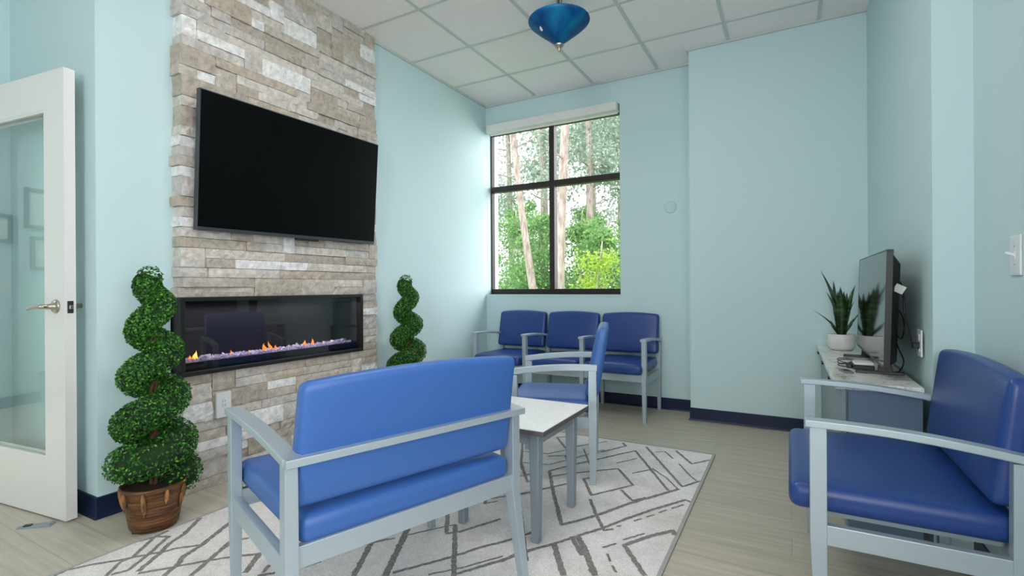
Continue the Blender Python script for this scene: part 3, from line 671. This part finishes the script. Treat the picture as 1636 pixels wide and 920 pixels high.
# ================================================================== marble counter and cabinet
CZ = .668
cb = thing('base_cabinet', 'low grey base cabinet with dark pulls under the marble counter', 'cabinet', (0, 0, 0))
cx0 = .192
obj('carcass', bx((cx0 + .022, 2.655, .002), (XR - .002, YC - .004, CZ - .03)), 'cab', cb)
obj('end_panel', bx((cx0 + .026, 2.632, .002), (XR - .002, 2.654, CZ - .03)), 'cabend', cb)
for y0, y1 in ((2.632, 3.20), (3.205, 3.75), (3.755, YC - .006)):
    d = obj('door', bx((cx0, y0, .09), (cx0 + .019, y1, CZ - .034)), 'cab', cb, bevel=.002)
    yp = y0 + .39 if y0 < 3 else y1 - .12
    hb = B(); tube(hb, [(cx0 - .022, yp, CZ - .060), (cx0 - .022, yp + .11, CZ - .060)], .005, 8); tube(hb, [(cx0, yp + .015, CZ - .060), (cx0 - .022, yp + .015, CZ - .060)], .004, 6); tube(hb, [(cx0, yp + .095, CZ - .060), (cx0 - .022, yp + .095, CZ - .060)], .004, 6)
    obj('pull_handle', hb, 'handle', d, smooth=True)
ct = obj('countertop', bx((.166, 2.605, CZ - .03), (XR - .001, YC - .002, CZ)), 'marble', bevel=.003)
tag(ct, 'white marble countertop with grey veins in the alcove at right', 'countertop')

# small flat screen on two feet
t2 = thing('small_television', 'black flat screen on two feet standing on the marble counter', 'television', (.372, 3.26, CZ))
tl = math.radians(1.6)
def tilt(bm): return xform(bm, Matrix.Translation((0, 0, .05)) @ Matrix.Rotation(tl, 4, 'Y'))
obj('screen', tilt(bx((-.012, -.500, .012), (-.009, .500, .525))), 'screen2', t2)
f = B(); box(f, (-.0125, -.508, 0), (.012, .508, .012)); box(f, (-.0125, -.508, .525), (.012, .508, .531)); box(f, (-.0125, -.508, .012), (.012, -.501, .525)); box(f, (-.0125, .501, .012), (.012, .508, .525))
obj('bezel', tilt(f), 'black', t2, bevel=.001)
f = B(); hexa(f, [(.0, -.505, .002), (.0, .505, .002), (.0, .505, .528), (.0, -.505, .528)], [(.05, -.40, .02), (.05, .40, .02), (.045, .46, .47), (.045, -.46, .47)][::1]); bmesh.ops.recalc_face_normals(f, faces=f.faces[:])
obj('back_housing', tilt(f), 'black', t2, bevel=.006)
for yy in (-.32, .31):
    f = B(); hexa(f, [(-.10, yy - .014, 0), (.093, yy - .014, 0), (.093, yy + .014, 0), (-.10, yy + .014, 0)], [(-.098, yy - .011, .014), (.09, yy - .011, .014), (.09, yy + .011, .014), (-.098, yy + .011, .014)])
    hexa(f, [(-.012, yy - .012, .01), (.05, yy - .012, .01), (.05, yy + .012, .01), (-.012, yy + .012, .01)], [(.0, yy - .012, .12), (.022, yy - .012, .12), (.022, yy + .012, .12), (.0, yy + .012, .12)])
    obj('foot', f, 'black', t2, bevel=.003)
tg = B(); box(tg, (-.001, -.02, -.018), (.001, .02, .018)); xform(tg, Matrix.Translation((.052, -.47, .405)) @ Matrix.Rotation(1.15, 4, 'Z') @ Matrix.Rotation(.5, 4, 'X')); obj('label_tag', tg, 'paper', t2)
# cable from the screen to the outlet
def cable(name, label, pts, r=.0035, mat='black', sub=8):
    P = [Vector(p) for p in pts]; Q = []
    for i in range(len(P) - 1):
        p0, p1, p2, p3 = P[max(i - 1, 0)], P[i], P[i + 1], P[min(i + 2, len(P) - 1)]
        for k in range(sub):
            s = k / sub; Q.append(.5 * ((2 * p1) + (p2 - p0) * s + (2 * p0 - 5 * p1 + 4 * p2 - p3) * s * s + (3 * p1 - p0 - 3 * p2 + p3) * s ** 3))
    Q.append(P[-1])
    o = obj(name, tube(B(), Q, r, 8), mat, smooth=True); return tag(o, label, 'cable')
pc = cable('power_cable', 'black power cable drooping behind the small flat screen to the wall outlet', [(.425, 3.03, 1.12), (.445, 2.90, 1.10), (.45, 2.86, 1.02), (.452, 2.85, .95), (.465, 2.82, .88), (.470, 2.80, .83), (.482, 2.795, .825)])
pl_ = obj('plug', bx((.468, 2.782, .812), (.496, 2.808, .838)), 'black', pc, bevel=.003)
cable('coiled_cable', 'black cable looping behind the small flat screen above its near foot', [(.43, 3.12, 1.00), (.455, 2.98, .96), (.458, 2.90, .90), (.45, 2.93, .84), (.44, 3.05, .86), (.45, 3.0, .79), (.455, 2.9, .74), (.445, 2.93, .69), (.44, 3.0, .675)], .0032)
outlet('wall_outlet', 'white wall outlet behind the small flat screen with a black plug in it', (.499, 2.80, .835), PI + .02, w=.075, h=.118)
cable('loose_cable', 'thin black cable coiled loosely on the marble counter in front of the flat screen', [(.36, 3.22, CZ + .004), (.31, 3.2, CZ + .004), (.25, 3.28, CZ + .004), (.23, 3.40, CZ + .006), (.27, 3.46, CZ + .004), (.31, 3.40, CZ + .008), (.28, 3.28, CZ + .004), (.235, 3.20, CZ + .004), (.225, 3.28, CZ + .008), (.27, 3.36, CZ + .01), (.32, 3.30, CZ + .006), (.30, 3.14, CZ + .004), (.24, 3.10, CZ + .004), (.22, 3.18, CZ + .004), (.28, 3.22, CZ + .010)], .0022)
bk_ = thing('media_box', 'small black and white box lying on the counter below the flat screen', 'electronic box', (.318, 3.09, CZ))
obj('body', bx((-.045, -.05, 0), (.045, .05, .022)), 'black', bk_, bevel=.004); obj('lid', bx((-.04, -.045, .022), (.042, .045, .036)), 'plastic', bk_, bevel=.004)
tag(obj('power_adapter', bx((.248, 3.075, CZ), (.272, 3.115, CZ + .022)), 'black', bevel=.004), 'tiny black power adapter beside the media box on the marble counter', 'adapter')
rm = thing('remote_control', 'slim grey remote lying near the front edge of the marble counter', 'remote', (.235, 2.93, CZ), (0, 0, .2))
obj('body', bx((-.02, -.05, 0), (.02, .05, .009)), 'bin', rm, bevel=.003); bb = B(); [box(bb, (-.012 + i * .01, -.04 + j * .014, .009), (-.007 + i * .01, -.033 + j * .014, .0105)) for i in range(3) for j in range(5)]; obj('buttons', bb, 'black', rm)

# potted snake plant
sp_ = thing('potted_snake_plant', 'snake plant in a round white pot at the far end of the marble counter', 'potted plant', (.290, 3.93, CZ))
obj('pot', lathe(B(), [(.045, 0), (.062, .004), (.076, .022), (.083, .05), (.083, .078), (.080, .102), (.078, .106), (.074, .103), (.075, .09)], 48), 'ceramic', sp_, smooth=True)
obj('soil', lathe(B(), [(.07, .084), (.076, .09), (.04, .093)], 24), 'soil', sp_)
def blade(ang, h, lean, wd, curl=0.0, tw=0.0, r0=.02, droop=0):
    bm = B(); n = 14; rows = []
    d = Vector((math.cos(ang), math.sin(ang), 0)); s = Vector((-d.y, d.x, 0))
    for k in range(n + 1):
        q = k / n; out = r0 + lean * q ** 1.6 + curl * math.sin(PI * q) ; z = .085 + h * (q - droop * q * q)
        w_ = wd * (.55 + .9 * q if q < .4 else 1.0 - max(0, (q - .4) / .6) ** 2.0 * .0) * (1 - max(0, (q - .45) / .55) ** 1.6) * .95 + .0006
        a = tw * q; sd = s * math.cos(a) + d * math.sin(a); up = d.cross(sd)
        c = d * out + Vector((0, 0, z)); nv = (d * math.cos(a) - s * math.sin(a)) * .25 * w_
        rows.append([bm.verts.new(c - sd * w_ + nv), bm.verts.new(c), bm.verts.new(c + sd * w_ + nv), bm.verts.new(c - nv * .35)])
    for r0_, r1_ in zip(rows, rows[1:]):
        for i in range(4): bm.faces.new((r0_[i], r0_[(i + 1) % 4], r1_[(i + 1) % 4], r1_[i]))
    bm.faces.new(rows[0][::-1]); bm.faces.new(rows[-1]); bmesh.ops.recalc_face_normals(bm, faces=bm.faces[:])
    return bm
# ang measured so that 0.5 rad = image right, pi+0.5 = image left
IR = .507
for a, h, ln, wd, cu, tw, dr in ((IR + PI, .44, .12, .034, -.025, .2, 0), (IR + PI - .35, .30, .07, .032, -.02, -.2, 0), (IR + 2.2, .37, .03, .033, 0, .3, 0), (IR + .1, .34, .085, .034, -.01, .1, 0), (IR - .4, .24, .06, .032, -.01, 0, 0), (IR + .2, .29, .03, .030, 0, -.3, 0), (IR - 2.2, .33, .05, .032, 0, .2, 0), (IR - .9, .26, .02, .026, 0, 0, 0), (IR + PI + .2, .21, .20, .013, .0, .2, .15), (IR + PI + .5, .16, .11, .013, .03, 0, .3), (IR - .2, .22, .12, .014, .01, 0, .15), (IR + .4, .17, .11, .014, .03, .1, .3), (IR + 1.3, .30, .05, .024, 0, 0, 0), (IR - 1.8, .30, .03, .026, 0, .3, 0)):
    obj('leaf', blade(a, h, ln, wd, cu, tw, .015, dr), 'snake', sp_, smooth=True)

# ================================================================== light switch, cover plate
outlet('light_switch', 'white toggle light switch on the right wall above the loveseat', (XR2, 2.205, 1.183), PI, 'toggle', w=.085, h=.13)
tag(obj('round_cover_plate', xform(lathe(B(), [(.052, 0), (.054, .002), (.05, .004), (.02, .0045)], 40), Matrix.Translation((-.928, YW, 1.794)) @ Matrix.Rotation(PI / 2, 4, 'X')), 'blot', smooth=True), 'faint round painted cover plate on the back wall right of the window', 'cover plate')

# ================================================================== topiaries
def topiary_parts(t):
    obj('pot', lathe(B(), [(.082, .012), (.089, .004), (.095, .010), (.102, .05), (.112, .12), (.124, .185), (.131, .192), (.131, .203), (.126, .206), (.120, .198), (.117, .19)], 72, lambda r, z, a: r * (1 + .02 * math.sin(a * 5) * (1 if z < .19 else .2) + .006 * math.sin(a * 23 + z * 30))), 'pot', t, smooth=True)
    obj('soil', lathe(B(), [(.10, .17), (.120, .19), (.05, .195)], 24), 'soil', t)
    for k in range(4):
        a = k * PI / 2 + .5; obj('pot_foot', tube(B(), [(.080 * math.cos(a), .080 * math.sin(a), 0), (.085 * math.cos(a), .085 * math.sin(a), .02)], .012, 8), 'pot', t)
    for k in range(9):
        a = k * 2 * PI / 9 + .2; L = .11 if k % 2 == 0 else .065; s = B()
        pts = [((.131 - .20 * q * L) * math.cos(a), (.131 - .20 * q * L) * math.sin(a), .192 - q * L) for q in (0, .25, .5, .75, 1)]
        tube(s, pts, [.004, .010, .011, .009, .003], 8); obj('drape_fold', s, 'potfold', t, smooth=True)
    tr = B()
    for k in range(3):
        tube(tr, [(.010 * math.cos(z * 26 + k * 2.1), .010 * math.sin(z * 26 + k * 2.1), z) for z in [.18 + .93 * j / 60 for j in range(61)]], .0085, 8)
    obj('trunk', tr, 'bark', t, smooth=True)
    # helix of clipped leaves
    rr_ = random.Random(21)
    def hel(q):                     # q 0 (bottom) .. 1 (top)
        z = .240 + (1.155 - .240) * q; z0_ = z; z = z - .018 * max(0, 1 - q / .12)
        ph = math.radians(-180) + (z0_ - .485) / .213 * 2 * PI + .28 * math.sin(((z0_ - .485) / .213) * 2 * PI + 2.6) - 2.8 * max(0, 1 - q / .12)
        amp = .092 * (1 - q) ** .8 + .014; rad = .085 * (1 - q) + .053 * q
        if q > .97: rad *= .9
        return Vector((amp * math.cos(ph), amp * math.sin(ph), z)), rad
    core = B(); qs = [i / 120 for i in range(121)]
    tube(core, [hel(q)[0] for q in qs], [hel(q)[1] * .80 for q in qs], 12)
    fo = obj('leaf_core', core, 'leafcore', t, smooth=True)
    lf = B(); NL = 23000
    for i in range(NL):
        q = rr_.random() ** 1.3; c, rad = hel(q); c2, _ = hel(min(1, q + .004)); c1, _ = hel(max(0, q - .004)); tn = (c2 - c1).normalized()
        if q < .006 or q > .985:
            d = Vector((rr_.gauss(0, 1), rr_.gauss(0, 1), rr_.gauss(0, 1))).normalized()
        else:
            u1 = tn.cross(Vector((.3, .2, 1))).normalized(); u2 = tn.cross(u1); a = rr_.uniform(0, 2 * PI); d = u1 * math.cos(a) + u2 * math.sin(a)
        bumpy = 1 + .06 * noise.noise((c + d * rad) * 38)
        p = c + d * rad * bumpy * rr_.uniform(.86, 1.03)
        s = rr_.uniform(.0055, .0088); nrm = (d + Vector((rr_.uniform(-.9, .9), rr_.uniform(-.9, .9), rr_.uniform(-.5, 1.0)))).normalized()
        e1 = nrm.cross(Vector((rr_.uniform(-1, 1), rr_.uniform(-1, 1), rr_.uniform(-1, 1)))).normalized(); e2 = nrm.cross(e1)
        v = [lf.verts.new(p - e1 * s), lf.verts.new(p + e2 * s * .62 + nrm * s * .25), lf.verts.new(p + e1 * s), lf.verts.new(p - e2 * s * .62 + nrm * s * .25)]
        lf.faces.new(v)
    tag(obj('foliage', lf, 'leaf', t), None, kind='stuff')
va = math.atan2(1.2, -2.54) - PI / 2       # rotation that turns local -y towards the viewpoint
tp = thing('spiral_topiary', 'tall spiral boxwood topiary in a brown pot, beside the glass door', 'topiary', (-2.575, 1.222, 0), (0, 0, va), 'spiral topiaries beside the fireplace')
topiary_parts(tp)
tp2 = copy_tree(tp); tp2.location = (-2.665, 3.085, 0); tp2.rotation_euler = (0, 0, math.atan2(3.05, -2.66) - PI / 2 + .1)
tp2['label'] = 'spiral boxwood topiary right of the stone wall, half hidden behind the near loveseat'

# ================================================================== glass door
dr = thing('door_1', 'open white door with a full glass pane at the left edge', 'door', (-2.966, 1.036, .008), (0, 0, PI + math.radians(7.0))); dr['kind'] = 'structure'
# local +x runs from latch edge to hinge, local +y towards the viewpoint side ... thickness goes to -y
DW, DH, DT = .915, 2.125, .045
f = B(); st = .155
# front face is local y=0, leaf occupies y -DT..0
box(f, (0, -DT, 0), (st, 0, DH)); box(f, (DW - st, -DT, 0), (DW, 0, DH)); box(f, (st, -DT, 0), (DW - st, 0, .275)); box(f, (st, -DT, 1.945), (DW - st, 0, DH))
obj('door_leaf', f, 'white', dr)
f = B(); tt = .012
for yy0, yy1 in ((-.006, .002), (-DT - .002, -DT + .006)):
    box(f, (st - .001, yy0 - .006, .274), (st + tt, yy1 - .004, 1.946)); box(f, (DW - st - tt, yy0 - .006, .274), (DW - st + .001, yy1 - .004, 1.946)); box(f, (st, yy0 - .006, .274), (DW - st, yy1 - .004, .274 + tt)); box(f, (st, yy0 - .006, 1.946 - tt), (DW - st, yy1 - .004, 1.946))
obj('glazing_bead', f, 'white', dr)
obj('glass_pane', bx((st, -DT / 2 - .003, .275), (DW - st, -DT / 2 + .003, 1.945)), 'doorglass', dr)
for s in (0, 1):
    hb = B(); yy = 0 if s == 0 else -DT; sg = 1 if s == 0 else -1
    rs = lathe(B(), [(.033, 0), (.033, .004), (.028, .009), (.014, .012), (.011, .05), (.012, .058)], 28)
    xform(rs, Matrix.Translation((.070, yy, 1.005)) @ Matrix.Rotation(-PI / 2 * sg, 4, 'X'))
    tube(rs, [(.070, yy + sg * .05, 1.005), (.082, yy + sg * .058, 1.005), (.12, yy + sg * .060, 1.004), (.155, yy + sg * .058, .998), (.185, yy + sg * .056, .992)], [.010, .0105, .0095, .008, .006], 10)
    obj('lever_handle', rs, 'nickel', dr, smooth=True)
lt = obj('latch_plate', bx((-.0015, -.035, .972), (.001, -.010, 1.03)), 'frame_black', dr, bevel=.002)
obj('latch_bolt', bx((-.010, -.030, .992), (.0, -.015, 1.010)), 'nickel', lt, bevel=.002)
ds = thing('door_stop', 'small grey wedge door stop on the floor under the glass door', 'door stop', (-3.05, .955, 0), (0, 0, .75))
f = B(); hexa(f, [(-.07, -.018, 0), (.07, -.022, 0), (.07, .022, 0), (-.07, .018, 0)], [(-.07, -.015, .004), (.06, -.02, .012), (.06, .02, .012), (-.07, .015, .004)])
obj('wedge', f, 'table_grey', ds, bevel=.002); obj('rubber_pad', bx((-.045, -.01, .004), (-.015, .01, .012)), 'frame_black', ds, bevel=.002)

# ================================================================== hall behind the doorway (seen mirrored in the door glass)
def picture(loc, w, h, label):
    t = thing('framed_certificate', label, 'picture', loc, group='framed certificates on the hall wall'); b = .035
    f = B(); box(f, (0, -w / 2, -h / 2), (.025, w / 2, -h / 2 + b)); box(f, (0, -w / 2, h / 2 - b), (.025, w / 2, h / 2)); box(f, (0, -w / 2, -h / 2 + b), (.025, -w / 2 + b, h / 2 - b)); box(f, (0, w / 2 - b, -h / 2 + b), (.025, w / 2, h / 2 - b))
    obj('picture_frame', f, 'frame_black', t, bevel=.003); obj('mat_board', bx((0, -w / 2 + b, -h / 2 + b), (.008, w / 2 - b, h / 2 - b)), 'paper', t)
picture((-6.1, -.80, 1.885), .34, .39, 'larger dark framed certificate on the hall wall, mirrored in the door glass')
picture((-6.1, -.82, 1.45), .29, .33, 'dark framed certificate below the larger one on the hall wall, mirrored in the door glass')
picture((-6.1, -.40, 1.665), .27, .27, 'small dark framed certificate mirrored at the left edge of the door glass')
outlet('hall_switch', 'white switch plate on the hall wall mirrored low in the door glass', (-6.1, -.49, 1.14), 0, 'toggle', w=.10, h=.12)
bn = thing('waste_bin', 'small grey waste bin in the hall mirrored in the door glass', 'bin', (-5.96, -.80, 0))
obj('body', lathe(B(), [(.09, 0), (.10, .01), (.118, .28), (.122, .285), (.117, .29)], 28), 'bin', bn, smooth=True); obj('rim', lathe(B(), [(.118, .275), (.125, .28), (.125, .292), (.118, .296)], 28), 'black', bn, smooth=True)
def fill_panel(loc, label, watts=7):  # glowing panels added out of view as fill for room and hall
    t = thing('ceiling_fill_panel', label, 'fill light', loc, group='flat fill panels added in the ceiling out of view')
    f = B(); [box(f, lo, hi) for lo, hi in (((-.3, -.3, -.012), (.3, -.27, 0)), ((-.3, .27, -.012), (.3, .3, 0)), ((-.3, -.27, -.012), (-.27, .27, 0)), ((.27, -.27, -.012), (.3, .27, 0)))]
    obj('frame', f, 'white', t); obj('diffuser', bx((-.27, -.27, -.008), (.27, .27, -.002)), 'fillface', t)
    l = bpy.data.lights.new('fill_light', 'AREA'); l.size = .52; l.energy = watts; l.color = (1, .95, .88); lo2 = bpy.data.objects.new('fill_light', l); C.objects.link(lo2); lo2.parent = t; lo2.location = (0, 0, -.02)
fill_panel((-5.1, -.9, H), 'added square fill panel in the hall ceiling beyond the doorway'); fill_panel((-5.1, 1.5, H), 'added square fill panel in the hall ceiling farther from the doorway', 80)
fill_panel((-1.335, 1.813, H), 'added square fill panel in the ceiling above the rug', 7); fill_panel((-.726, 2.434, H), 'added square fill panel in the ceiling between the side table and the right loveseat', 1.5); fill_panel((-1.335, -1.29, H), 'added square fill panel in the ceiling behind the viewpoint', 3)

# ================================================================== outdoors
gd = B(); v = [gd.verts.new(p) for p in ((-60, 5.6, -.6), (30, 5.6, -.6), (30, 70, -.6), (-60, 70, -.6))]; gd.faces.new(v)
struct('ground', gd, 'grass', 'green ground outside the window', 'ground')
def leaves(bm, c, rx, rz, n, s, rr_, clump=5):
    cl = [(Vector((rr_.gauss(0, .5) * rx, rr_.gauss(0, .5) * rx, rr_.gauss(0, .5) * rz)), rr_.uniform(.2, .45)) for _ in range(clump)]
    for i in range(n):
        cc, k = cl[i % clump]
        p = Vector(c) + cc + Vector((rr_.gauss(0, 1) * rx * k, rr_.gauss(0, 1) * rx * k, rr_.gauss(0, 1) * rz * k))
        e1 = Vector((rr_.uniform(-1, 1), rr_.uniform(-1, 1), rr_.uniform(-1, 1))).normalized(); e2 = e1.cross(Vector((rr_.uniform(-1, 1), rr_.uniform(-1, 1), rr_.uniform(-1, 1)))).normalized()
        ss = s * rr_.uniform(.6, 1.3)
        bm.faces.new([bm.verts.new(p - e1 * ss), bm.verts.new(p + e2 * ss * .5), bm.verts.new(p + e1 * ss), bm.verts.new(p - e2 * ss * .5)])
def tree(name, label, cat, x, y, x2, h, r, crown, mat, seed, group):
    rr_ = random.Random(seed); t = thing(name, label, cat, (x, y, -.6), group=group)
    dx = x2 - x; tk = B(); pts = [(dx * q + .05 * math.sin(q * 6 + seed), .05 * math.cos(q * 5 + seed), h * q) for q in [k / 12 for k in range(13)]]
    tube(tk, pts, [r * (1 - .55 * k / 12) for k in range(13)], 10)
    for k in range(9):
        q = rr_.uniform(.35, .95); a = rr_.uniform(0, 2 * PI); b0_ = Vector((dx * q, 0, h * q)); L = rr_.uniform(.6, 1.6) * (h / 10)
        tube(tk, [b0_, b0_ + Vector((math.cos(a) * L * .5, math.sin(a) * L * .5, .1 * L)), b0_ + Vector((math.cos(a) * L, math.sin(a) * L, .35 * L))], [r * .2, r * .14, r * .05], 6)
    obj('trunk', tk, 'bark_out', t, smooth=True)
    lf = B()
    for (cz, rx, rz, n, s) in crown: leaves(lf, (dx * cz, 0, h * cz), rx, rz, n, s, rr_)
    obj('crown', lf, mat, t)
PG = 'tall pines outside the window'; SG = 'leafy trees outside the window'
pines = [
 (-7.79, 16.0, -9.55, 13.0, .15, [(.62, 1.1, .8, 800, .09), (.8, 1.6, 1.4, 1400, .09)], 'slim pale leaning pine trunk in the left half of the window'),
 (-5.68, 13.0, -5.35, 12.0, .16, [(.66, 1.0, .7, 600, .07), (.85, 1.5, 1.2, 1200, .08)], 'pale pine trunk just right of the window mullion'),
 (-8.0, 22.0, -8.3, 15.0, .20, [(.45, 1.6, .8, 1300, .1), (.58, 1.9, 1.1, 2000, .10), (.75, 2.2, 1.6, 2200, .11)], 'straight pine with shaggy branches in the right window pane'),
 (-11.36, 24.0, -11.5, 17.0, .24, [(.5, 1.7, 1.2, 1300, .11), (.68, 2.0, 1.6, 1800, .12)], 'distant pine trunk beside the window mullion on its left'),
 (-13.9, 25.0, -14.1, 16.0, .2, [(.4, 1.6, 1.3, 1500, .11), (.6, 2.2, 1.8, 2200, .12)], 'distant pine at the left edge of the window'),
 (-10.0, 28.0, -10.1, 18.0, .2, [(.35, 1.6, 1.2, 1500, .12), (.55, 2.4, 1.8, 2600, .13), (.7, 2.2, 1.6, 1500, .13)], 'hazy far pine between the two right-hand trunks'),
 (-7.2, 24.0, -7.1, 15.0, .18, [(.45, 1.7, 1.4, 1800, .11), (.65, 2.0, 1.8, 2000, .12)], 'shaggy pine at the right edge of the window'),
]
for i, (x, y, x2, h, r, cr_, lb) in enumerate(pines): tree('pine_tree', lb, 'tree', x, y, x2, h, r, cr_, 'needles', 40 + i, PG)
decid = [
 (-10.9, 20.0, 5.2, 'green', 'bright green leafy tree low in the left window pane', .05),
 (-8.9, 18.5, 4.6, 'green', 'rounded green tree low beside the window mullion on its left', .05),
 (-7.4, 19.0, 4.8, 'green', 'green leafy tree low behind the pine in the right pane', .05),
 (-4.45, 12.6, 2.9, 'lime', 'yellow-green sapling low in the right window pane', .03),
 (-5.9, 17.5, 4.2, 'green', 'green tree low at the right edge of the window', .05),
 (-12.5, 22.5, 6.0, 'green', 'green leafy tree rising at the left edge of the window', .05),
 (-9.6, 26.0, 6.2, 'green', 'taller green tree filling the middle distance outside', .05),
 (-14.6, 29.0, 7.0, 'green', 'far green tree beyond the leaning pine', .05),
 (-6.1, 23.0, 5.4, 'green', 'far green tree beyond the yellow-green sapling', .05),
]
for i, (x, y, h, m, lb, r) in enumerate(decid):
    n = 3600 if m == 'green' else 1500; s = .075 if m == 'green' else .05
    tree('leafy_tree', lb, 'tree', x, y, x + .1, h, r, [(.35, h * .24, h * .16, n // 2, s), (.62, h * .24, h * .18, n // 2, s), (.85, h * .15, h * .12, n // 3, s)], m, 80 + i, SG)
